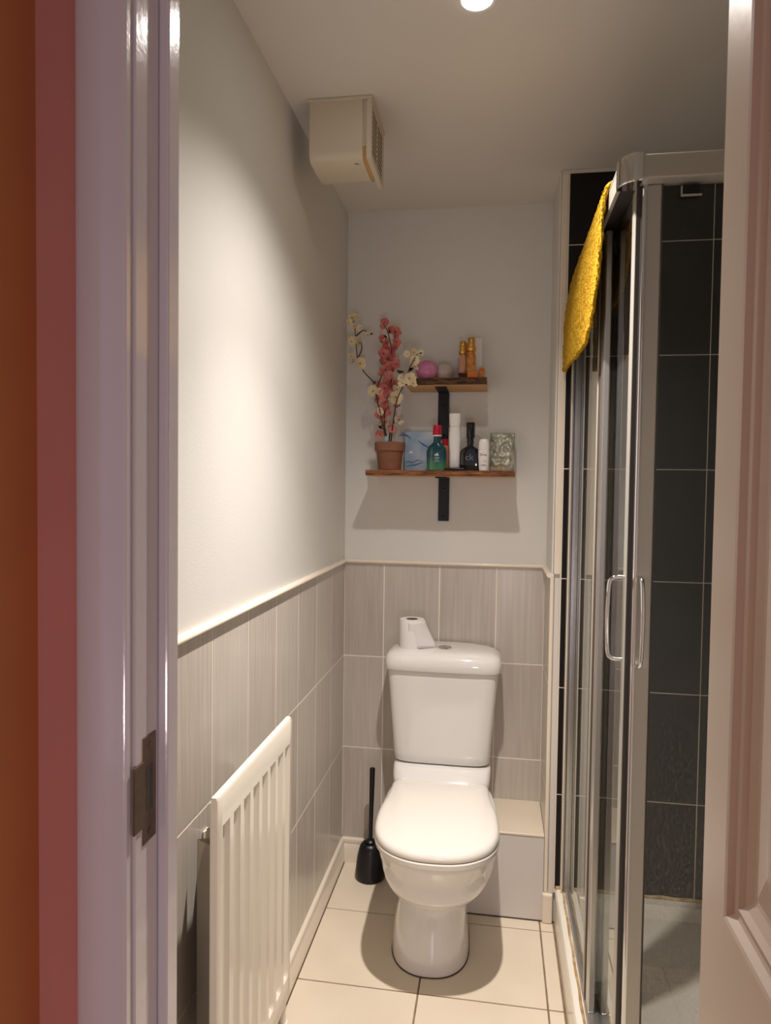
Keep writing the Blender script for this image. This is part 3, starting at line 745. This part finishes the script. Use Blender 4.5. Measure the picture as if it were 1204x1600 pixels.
# green shower gel with a red cap
gx, gy = .3385, -.118
gb = thing('shower_gel', (gx, gy, ZL), 'dark teal shower gel bottle with tall red cap, green towards its base', 'bottle')
def flask(cx, cy, prof, e=3.2, n=48): return rings(B(), [rrect(cx, cy, hx, hy, ee, z, n) for hx, hy, z, ee in prof])
obj('body', flask(gx, gy, [(.028, .015, ZL, 3.2), (.0325, .018, ZL+.003, 3.2), (.0338, .019, ZL+.031, 3.2), (.0345, .019, ZL+.060, 3.2), (.0335, .0185, ZL+.068, 3), (.029, .017, ZL+.080, 2.8), (.019, .0135, ZL+.090, 2.3), (.0125, .012, ZL+.097, 2), (.0115, .0115, ZL+.118, 2)]), M['green'], gb, smooth=True)
obj('cap', lathe(B(), gx, gy, [(.0150, ZL+.119), (.0152, ZL+.121), (.0140, ZL+.150), (.0130, ZL+.1525), (.008, ZL+.1535)], 32), M['capred'], gb, smooth=True)
obj('neck_ring', lathe(B(), gx, gy, [(.0155, ZL+.1155), (.0158, ZL+.1185), (.0152, ZL+.1195)], 32), M['inkw'], gb)
# three slanted bars emblem and small word
for i, (dx, h) in enumerate(((-.0052, .0045), (-.0008, .0075), (.0038, .0105))):
    b = B(); yv = gy-.0195; z_ = ZL+.050
    vs = [(gx+.002+dx+a, yv+q, z_+zz) for q in (0, .0008) for a, zz in ((-.0015, 0), (.0022, 0), (.0002-.0022, h), (-.0045, h*.72))]
    v = [b.verts.new(p) for p in vs]
    for f in ((0, 1, 2, 3), (7, 6, 5, 4), (0, 4, 5, 1), (1, 5, 6, 2), (2, 6, 7, 3), (3, 7, 4, 0)): b.faces.new([v[k] for k in f])
    obj('emblem_bar', b, M['inkw'], gb)
text('lettering', 'adidas', M['inkw'], gb, (gx+.002, gy-.0197, ZL+.0435), .0068)
text('lettering', 'VIBES', M['inkw'], gb, (gx+.002, gy-.0195, ZL+.0365), .0046)
text('lettering', 'SHOWER GEL', M['inkw'], gb, (gx+.002, gy-.0195, ZL+.0312), .0032)
# small peach bottle behind it
sx_, sy__ = .3625, -.07
simple('small_bottle', [('body', lathe(B(), sx_, sy__, [(.0125, ZL), (.014, ZL+.003), (.014, ZL+.075), (.010, ZL+.088)], 28), M['skin'], True), ('cap', lathe(B(), sx_, sy__, [(.011, ZL+.0885), (.011, ZL+.108), (.009, ZL+.110)], 28), M['capred'], True)], (sx_, sy__, ZL), 'small peach bottle with a red cap, half hidden behind the teal bottle', 'bottle')
# low black tin carrying the white tube
simple('black_tin', [('tin_body', bx(.368, .436, -.155, -.075, ZL, ZL+.0095, bev=.003, seg=3), M['blackpl'], True)], (.40, -.11, ZL), 'low flat black tin under the tall white tube', 'tin')
wx, wy = .3975, -.105; z_ = ZL+.0098
simple('lotion_bottle', [('body', flask(wx, wy, [(.0165, .013, z_, 2.6), (.0185, .015, z_+.002, 2.6), (.0182, .015, z_+.045, 2.6), (.0192, .0155, z_+.075, 2.6), (.0205, .016, z_+.100, 2.6), (.0195, .015, z_+.118, 2.6), (.0178, .014, z_+.133, 2.6), (.0175, .014, z_+.140, 2.6)]), M['white'], 'all'), ('cap', flask(wx, wy, [(.0178, .0142, z_+.1405, 2.6), (.0195, .0155, z_+.152, 2.6), (.0205, .016, z_+.178, 2.8), (.0195, .015, z_+.1825, 2.8), (.016, .012, z_+.184, 2.8)]), M['white'], True)], (wx, wy, z_), 'tall plain white waisted bottle standing on the black tin', 'bottle')
# clear round bottle behind the black one
rx, ry = .4545, -.050; rz = ZL+.088
rbt = thing('round_bottle', (rx, ry, ZL), 'clear round glass bottle, only its rim showing behind the black flask', 'bottle')
b = B(); tmp = [[(rx+r*math.cos(2*PI*i/40), ry+yy, rz+r*math.sin(2*PI*i/40)) for i in range(40)] for r, yy in ((.034, -.010), (.0385, -.007), (.0395, 0), (.0385, .007), (.034, .010))]
rings(b, tmp); obj('glass_disc', b, M['clear'], rbt, smooth=True)
b = B(); rings(b, [[(rx+r*math.cos(2*PI*i/40), ry+yy, rz+r*math.sin(2*PI*i/40)) for i in range(40)] for r, yy in ((.0385, -.0075), (.0405, -.0055), (.0405, .0055), (.0385, .0075))], False, False); obj('rim', b, M['clear'], rbt, smooth=True)
obj('foot', bx(rx-.02, rx+.02, ry-.012, ry+.012, ZL, ZL+.049, bev=.002), M['clear'], rbt)
# black perfume flask marked ck
kx, ky = .4495, -.100
ck = thing('perfume_flask', (kx, ky, ZL), 'black flask of perfume with grey letters and black cap', 'bottle')
obj('body', flask(kx, ky, [(.034, .012, ZL, 5), (.0355, .013, ZL+.002, 5), (.0352, .013, ZL+.055, 5), (.034, .0128, ZL+.064, 4), (.029, .0125, ZL+.072, 3.2), (.020, .012, ZL+.079, 2.6), (.0125, .0112, ZL+.083, 2.2), (.0105, .0105, ZL+.088, 2), (.0095, .0098, ZL+.112, 2)]), M['bottlebk'], ck, smooth=True)
obj('cap', lathe(B(), kx+.0005, ky, [(.0135, ZL+.1125), (.0145, ZL+.1135), (.0145, ZL+.1615), (.0135, ZL+.1635), (.010, ZL+.164)], 32), M['bottlebk'], ck, smooth=True)
obj('neck', lathe(B(), kx, ky, [(.0115, ZL+.094), (.0115, ZL+.1123)], 24), M['bottlebk'], ck, smooth=True)
text('lettering', 'ck', M['ink'], ck, (kx-.002, ky-.0134, ZL+.046), .030, sx=1.05)
# white roll-on
dx_, dy_ = .4955, -.135
ro = thing('roll_on_deodorant', (dx_, dy_, ZL), 'small white roll-on deodorant with printed lettering between black flask and foil sachet', 'bottle')
obj('body', flask(dx_, dy_, [(.013, .011, ZL, 2.4), (.0150, .013, ZL+.002, 2.4), (.0165, .0145, ZL+.020, 2.4), (.0182, .016, ZL+.045, 2.4), (.0185, .0165, ZL+.066, 2.4), (.0180, .016, ZL+.070, 2.4)]), M['white'], ro, smooth=True)
obj('cap', flask(dx_, dy_, [(.0182, .0162, ZL+.0705, 2.4), (.0180, .016, ZL+.085, 2.4), (.0165, .0148, ZL+.097, 2.4), (.0135, .0125, ZL+.104, 2.4), (.007, .007, ZL+.107, 2.4)]), M['white'], ro, smooth=True)
text('lettering', 'Dove', M['inkg'], ro, (dx_-.001, dy_-.0166, ZL+.054), .0098)
text('lettering', 'original', M['inkb'], ro, (dx_-.001, dy_-.0160, ZL+.020), .0062)
text('lettering', '48h', M['ink'], ro, (dx_+.004, dy_-.0163, ZL+.032), .0044)
pd = obj('printed_drop', lathe(B(), 0, 0, [(.0012, 0), (.0012, .0005)], 10), M['inkg'], ro, origin=(0, 0, 0)); pd.data.transform(Matrix.Rotation(PI/2, 4, 'X'))
pd.location = Vector((dx_-.001, dy_-.0164, ZL+.0625))-wpos(ro)
# crinkled foil sachet leaning at the right end
fs = thing('foil_sachet', (.553, -.09, ZL), 'crinkled silver foil sachet standing at the right end of the lower shelf', 'sachet')
b = B(); nx, nz = 26, 34; front, back_ = [], []
for j in range(nz+1):
    v = j/nz; fr_, bk_ = [], []
    for i in range(nx+1):
        u = i/nx
        x = .5145+.084*u; z = ZL+.001+.131*v
        edge = min(u, 1-u, v, 1-v)*6; e = min(1, edge)
        puff = .011*e**.6*(1 if edge > 0 else 0)
        cr = (noise.noise(Vector((u*5, v*8, 1)))*.007+noise.noise(Vector((u*13, v*15, 4)))*.0015)*(.35+e*.65)
        yb = -.085+.028*v
        fr_.append(b.verts.new((x+.001*noise.noise(Vector((0, v*9, 3))), yb-puff-cr, z))); bk_.append(b.verts.new((x, yb+.0016+puff*.4, z)))
    front.append(fr_); back_.append(bk_)
for g_, fl2 in ((front, 1), (back_, -1)):
    for p, q in zip(g_, g_[1:]):
        for i in range(nx): b.faces.new((p[i], p[i+1], q[i+1], q[i]) if fl2 > 0 else (q[i], q[i+1], p[i+1], p[i]))
for p, q in zip(range(nz), range(1, nz+1)):
    b.faces.new((front[p][0], front[q][0], back_[q][0], back_[p][0])); b.faces.new((front[q][nx], front[p][nx], back_[p][nx], back_[q][nx]))
for i in range(nx):
    b.faces.new((front[0][i+1], front[0][i], back_[0][i], back_[0][i+1])); b.faces.new((front[nz][i], front[nz][i+1], back_[nz][i+1], back_[nz][i]))
obj('pouch', b, M['foil'], fs)
b = B(); box(b, .583, .5845, -.1005, -.0995, ZL+.008, ZL+.022); box(b, .5925, .594, -.1005, -.0995, ZL+.008, ZL+.022); box(b, .583, .594, -.1005, -.0995, ZL+.008, ZL+.0095); box(b, .583, .594, -.1005, -.0995, ZL+.0205, ZL+.022)
obj('printed_stamp', b, M['ink'], fs)

# upper shelf -----------------------------------------------------------------
def bomb(x, y, r, m, lab):
    b = B(); lathe(b, x, y, [(r*math.sin(PI*i/20)+1e-4, ZU+r-r*math.cos(PI*i/20)) for i in range(21)], 40)
    o = obj('bath_bomb', b, m, None, smooth='all', origin=(x, y, ZU)); return tag(o, lab, 'bath bomb')
bomb(.2965, -.083, .0365, M['bombp'], 'pink and white marbled bath bomb on the upper shelf')
bomb(.3555, -.055, .0325, M['bombw'], 'pearly white bath bomb wrapped in film, right of the pink one')
b = B()
for k in range(3):
    pts = smooth_pts([Vector((.3555+.022*math.cos(a), -.055-.022*math.sin(.8)*1.0, ZU+.0325-.018+.012*math.cos(a*2+k))) for a in (-.8, -.3, .2, .7)], 3)
# gold gift set
for (x, y, r, h, ch, m, cr_, lab) in (
    (.4180, -.080, .0135, .092, .030, 'rose', .0108, 'slim rose perfume bottle with gold cap at the left of the gold trio'),
    (.4470, -.088, .0155, .100, .032, 'amber', .0120, 'largest amber perfume bottle with ridged gold cap in the middle'),
    (.4345, -.045, .0120, .090, .032, 'rose', .0095, 'narrow amber bottle standing behind between the two gold-capped ones')):
    t = thing('perfume_bottle', (x, y, ZU), lab, 'bottle')
    obj('body', flask(x, y, [(r*.9, r*.9, ZU, 2.8), (r, r, ZU+.002, 2.8), (r, r, ZU+h*.8, 2.8), (r*.85, r*.85, ZU+h*.92, 2.4), (r*.55, r*.55, ZU+h, 2)], n=32), M[m], t, smooth=True)
    obj('collar', lathe(B(), x, y, [(r*.95, ZU+h+.0002), (r*1.02, ZU+h+.002), (r*1.02, ZU+h+.012), (r*.9, ZU+h+.014)], 28), M['gold'], t, smooth=True)
    obj('cap', lathe(B(), x, y, [(cr_, ZU+h+.0143), (cr_*1.05, ZU+h+.016), (cr_, ZU+h+.014+ch*.9), (cr_*.8, ZU+h+.014+ch)], 24), M['gold'], t, smooth=True)
simple('white_carton', [('carton', bx(.4535, .4815, -.045, -.022, ZU, ZU+.152, bev=.0008), M['whitec'], False)], (.467, -.033, ZU), 'narrow white carton behind the amber bottles', 'box')
simple('amber_jar', [('glass_body', bx(.4715, .4945, -.094, -.070, ZU, ZU+.034, bev=.003, seg=2), M['amber'], True), ('lid', bx(.4745, .4915, -.091, -.073, ZU+.0345, ZU+.044, bev=.002, seg=2), M['orangeb'], True)], (.483, -.082, ZU), 'small square amber jar at the right end of the upper shelf', 'jar')
simple('gift_tray', [('orange_sleeve', bx(.4360, .4700, -.128, -.106, ZU, ZU+.026, bev=.001), M['orangeb'], False)], (.452, -.117, ZU), 'low orange card carton in front of the largest amber bottle', 'box')
simple('brown_carton', [('carton', bx(.4070, .4340, -.128, -.100, ZU, ZU+.022, bev=.001), M['bark'], False)], (.42, -.115, ZU), 'low dark brown carton in front of the rose bottle', 'box')

# ------------------------------------------------------------------ shower
TZ = .118
ty = thing('shower_tray', (1.2, -.67, 0), 'low white shower tray with orange-stained sealant', 'shower tray')
x0, x1, ya, yb_ = .7455, XR-.001, -1.098, NY-.007
b = B()
def rr4(x0, x1, y0, y1, z, r=0.0): return [(x0, y0+r, z), (x0+r, y0, z), (x1, y0, z), (x1, y1, z), (x0, y1, z)]
rings(b, [rr4(x0, x1, ya, yb_, 0, .03), rr4(x0, x1, ya, yb_, TZ-.012, .03), rr4(x0+.004, x1, ya+.004, yb_, TZ-.002, .03), rr4(x0+.008, x1, ya+.008, yb_, TZ, .03),
          rr4(x0+.065, x1-.05, ya+.065, yb_-.04, TZ, .03), rr4(x0+.075, x1-.06, ya+.075, yb_-.05, TZ-.008, .03), rr4(x0+.10, x1-.08, ya+.10, yb_-.08, TZ-.020, .03), rr4(x0+.3, x1-.3, ya+.3, yb_-.3, TZ-.026, .03)])
obj('tray_body', b, M['tray'], ty)
b = B(); pts = smooth_pts([(x0+.022+.001*math.sin(i*2.3), y, TZ+.001) for i, y in enumerate([yb_-i*.05 for i in range(17)])], 3); tube(b, pts, [.0035+.0012*noise.noise(Vector((i*.7, 0, 0))) for i in range(len(pts))], 8); obj('stained_sealant', b, M['stain'], ty, smooth=True)
b = B(); pts = smooth_pts([(x, yb_-.004, TZ+.003+.002*math.sin(x*90)) for x in [x0+.002+i*.04 for i in range(20)]], 2); tube(b, pts, .006, 8); obj('dirty_sealant', b, M['stain'], ty, smooth=True)
obj('waste_cover', lathe(B(), 1.2, -.67, [(.05, TZ-.0255), (.05, TZ-.021), (.03, TZ-.018)], 32), M['chrome'], ty, smooth=True)

RZ0, RZ1 = 1.968, 2.014
en = thing('shower_enclosure', (.80, -1.06, TZ), 'silver framed corner shower enclosure with sliding glass doors', 'shower enclosure')
sb = bx(.762, .770, -1.045, NY-.0065, RZ0, RZ1-.004, bev=.002); box(sb, .762, .810, -1.045, NY-.0065, RZ1-.010, RZ1, bev=.002); box(sb, .806, .810, -1.045, NY-.0065, RZ0, RZ1-.009)
sr = obj('side_rail', sb, M['silver'], en)
obj('channel_shade_fill', bx(.7705, .8055, -1.04, NY-.007, RZ0+.012, RZ1-.0105), M['seal_and_shade'], sr)  # dark fill stands in for the shade inside the hollow rail
fr_ = obj('front_rail', bx(.795, XR-.002, -1.080, -1.036, RZ0, RZ1, bev=.003, seg=2), M['silver'], en)
# rounded corner cap
b = B(); lo = []
for z in (RZ0-.004, RZ0-.002, RZ1+.002, RZ1+.004):
    ins = .002 if z in (RZ0-.004, RZ1+.004) else 0
    lp = []
    for i in range(13):
        a = PI+PI/2*i/12; lp.append((.800+(.0405-ins)*math.cos(a), -1.042+(.0405-ins)*math.sin(a), z))
    lp += [(.800, -1.034, z), (.7595+ins, -1.034, z)]
    lo.append(lp)
rings(b, lo); obj('corner_cap', b, M['chrome'], en, smooth=True)
obj('side_bottom_rail', bx(.773, .806, -1.045, NY-.0065, TZ+.0005, TZ+.024, bev=.002), M['alu'], en)
obj('front_bottom_rail', bx(.800, XR-.002, -1.068, -1.036, TZ+.0005, TZ+.024, bev=.002), M['alu'], en)
# fixed panel and wall profile on the side
wp = obj('wall_profile', bx(.762, .800, NY-.030, NY-.0065, TZ+.002, RZ0, bev=.003, seg=2), M['alu'], en)
obj('profile_lip', bx(.7595, .7640, NY-.036, NY-.0062, TZ+.002, RZ0, bev=.001), M['trim'], wp)
obj('profile_groove', bx(.768, .771, NY-.0315, NY-.029, TZ+.002, RZ0), M['seal_and_shade'], wp)
fp = obj('fixed_panel', bx(.7745, .7900, -.815, -.727, TZ+.024, RZ0, bev=.003, seg=2), M['alu'], en)
obj('glass_pane', bx(.7795, .7855, -.73, NY-.030, TZ+.022, RZ0), M['glass'], fp)
obj('edge_seal', bx(.7725, .7755, -.772, -.764, TZ+.024, RZ0), M['brownseal'], fp)
obj('profile_rib', bx(.7715, .7755, -.748, -.742, TZ+.024, RZ0, bev=.001), M['silver'], fp)
# side sliding door
sd = obj('sliding_door', bx(.7965, .8035, -1.038, -1.005, TZ+.026, RZ0, bev=.002, seg=2), M['silver'], en)
obj('glass_pane', bx(.797, .803, -1.006, -.690, TZ+.026, RZ0-.004), M['glass'], sd)
obj('trailing_seal', bx(.7945, .8045, -.698, -.686, TZ+.026, RZ0-.004, bev=.001), M['brownseal'], sd)
obj('magnetic_seal', bx(.7975, .8075, -1.0440, -1.0385, TZ+.026, RZ0), M['seal_and_shade'], sd)
for y in (-.97, -.74):
    obj('roller', bx(.799, .815, y-.018, y+.018, RZ0-.032, RZ0-.006, bev=.003, seg=2), M['alu'], sd)
    obj('bottom_guide', bx(.786, .796, y-.010, y+.010, TZ+.025, TZ+.040, bev=.002), M['white'], sd)
def handle(pts, r=.0042, par=None):
    b = B(); tube(b, smooth_pts(pts, 8), r, 12); return obj('handle', b, M['chrome'], par, smooth='all')
hx = .7965
handle([(hx, -1.018, 1.036), (hx-.014, -1.018, 1.036), (hx-.024, -1.018, 1.040), (hx-.029, -1.018, 1.052), (hx-.031, -1.018, 1.10), (hx-.031, -1.018, 1.14), (hx-.029, -1.018, 1.187), (hx-.024, -1.018, 1.199), (hx-.014, -1.018, 1.203), (hx, -1.018, 1.203)], par=sd)
# front sliding door
fd = obj('sliding_door', bx(.8115, .8435, -1.0505, -1.042, TZ+.026, RZ0, bev=.003, seg=2), M['silver'], en)
obj('rounded_edge', lathe(B(), .8120, -1.0470, [(.0055, TZ+.026), (.0055, RZ0)], 20), M['chrome'], fd, smooth=True)
obj('glass_pane', bx(.8425, 1.27, -1.050, -1.044, TZ+.026, RZ0-.004), M['glassh'], fd)
obj('glazing_bead', bx(.8430, .8450, -1.0515, -1.041, TZ+.026, RZ0), M['seal_and_shade'], fd)
obj('magnetic_seal', bx(.8060, .8105, -1.049, -1.0385, TZ+.026, RZ0), M['seal_and_shade'], fd)
for x in (.895, 1.20):
    rl = obj('roller', bx(x-.018, x+.018, -1.054, -1.040, RZ0-.026, RZ0-.004, bev=.003, seg=2), M['blackpl'], fd)
    obj('roller_clip', bx(x-.019, x+.019, -1.0565, -1.0545, RZ0-.028, RZ0-.024), M['silver'], rl); obj('roller_clip', bx(x-.019, x-.0165, -1.0565, -1.0545, RZ0-.024, RZ0-.008), M['silver'], rl)
hy = -1.0505; hx2 = .822
handle([(hx2, hy, 1.030), (hx2, hy-.010, 1.032), (hx2, hy-.019, 1.045), (hx2, hy-.026, 1.075), (hx2, hy-.030, 1.118), (hx2, hy-.026, 1.162), (hx2, hy-.019, 1.192), (hx2, hy-.010, 1.204), (hx2, hy, 1.206)], .0045, fd)
ff = obj('fixed_panel', bx(1.25, 1.266, -1.066, -1.056, TZ+.024, RZ0, bev=.002), M['alu'], en)
obj('glass_pane', bx(1.262, XR-.03, -1.064, -1.058, TZ+.024, RZ0), M['glass'], ff)
obj('wall_profile', bx(XR-.032, XR-.002, -1.078, -1.04, TZ+.024, RZ0), M['alu'], en)

# yellow bath mat draped over the side rail
nu, n1, n2, n3 = 70, 44, 10, 22
b = B(); grid = []
ya_, yb2 = -.928, -.272
def drop(u): return (.02+.28*(1-(1-min(1, u/.26))**2)**.5)-.02*max(0, (u-.6)/.4)**2
for i in range(nu+1):
    u = (i/nu)**1.5; y = ya_+(yb2-ya_)*u; row = []
    D_out = drop(u); D_in = .05+.12*min(1, u/.2)**.5+.02*math.sin(u*5)
    hump = .012+.012*math.sin(u*7)**2
    out = .006+.018*min(1, u/.4)
    for j in range(n1+n2+n3+1):
        if j < n1:
            t = j/n1; x = .757-out*(1-t**2.5)-.003*math.sin(u*11+t*4)*(1-t); z = RZ1+.004-D_out*(1-t)
        elif j <= n1+n2:
            t = (j-n1)/n2; x = .757+.0535*t; z = RZ1+.004+hump*math.sin(PI*t)
        else:
            t = (j-n1-n2)/n3; x = .8105+.004*t; z = RZ1+.004-D_in*t
        nn = noise.noise(Vector((y*55, z*65, x*40)))*.0030+noise.noise(Vector((y*150, z*150, 7)))*.0034
        hem = noise.noise(Vector((y*160, z*160, 3)))*.0035 if (j == 0 or i == 0) else 0
        row.append(b.verts.new((x-(nn if j < n1 else -nn*.2), y+nn*.5+(hem*.3 if i == 0 else 0), z+(abs(nn) if n1 <= j <= n1+n2 else nn*.5)+(hem if j == 0 else 0))))
    grid.append(row)
for p, q in zip(grid, grid[1:]):
    for j in range(n1+n2+n3): b.faces.new((p[j], p[j+1], q[j+1], q[j]))
bmesh.ops.recalc_face_normals(b, faces=b.faces)
tw = obj('bath_mat', b, M['towel'], None, smooth='all', origin=(.785, -.6, RZ1))
sm = tw.modifiers.new('thickness', 'SOLIDIFY'); sm.thickness = .007; sm.offset = 0; sm.use_even_offset = False
tag(tw, 'yellow chenille bath mat hung over the side rail of the shower', 'bath mat')
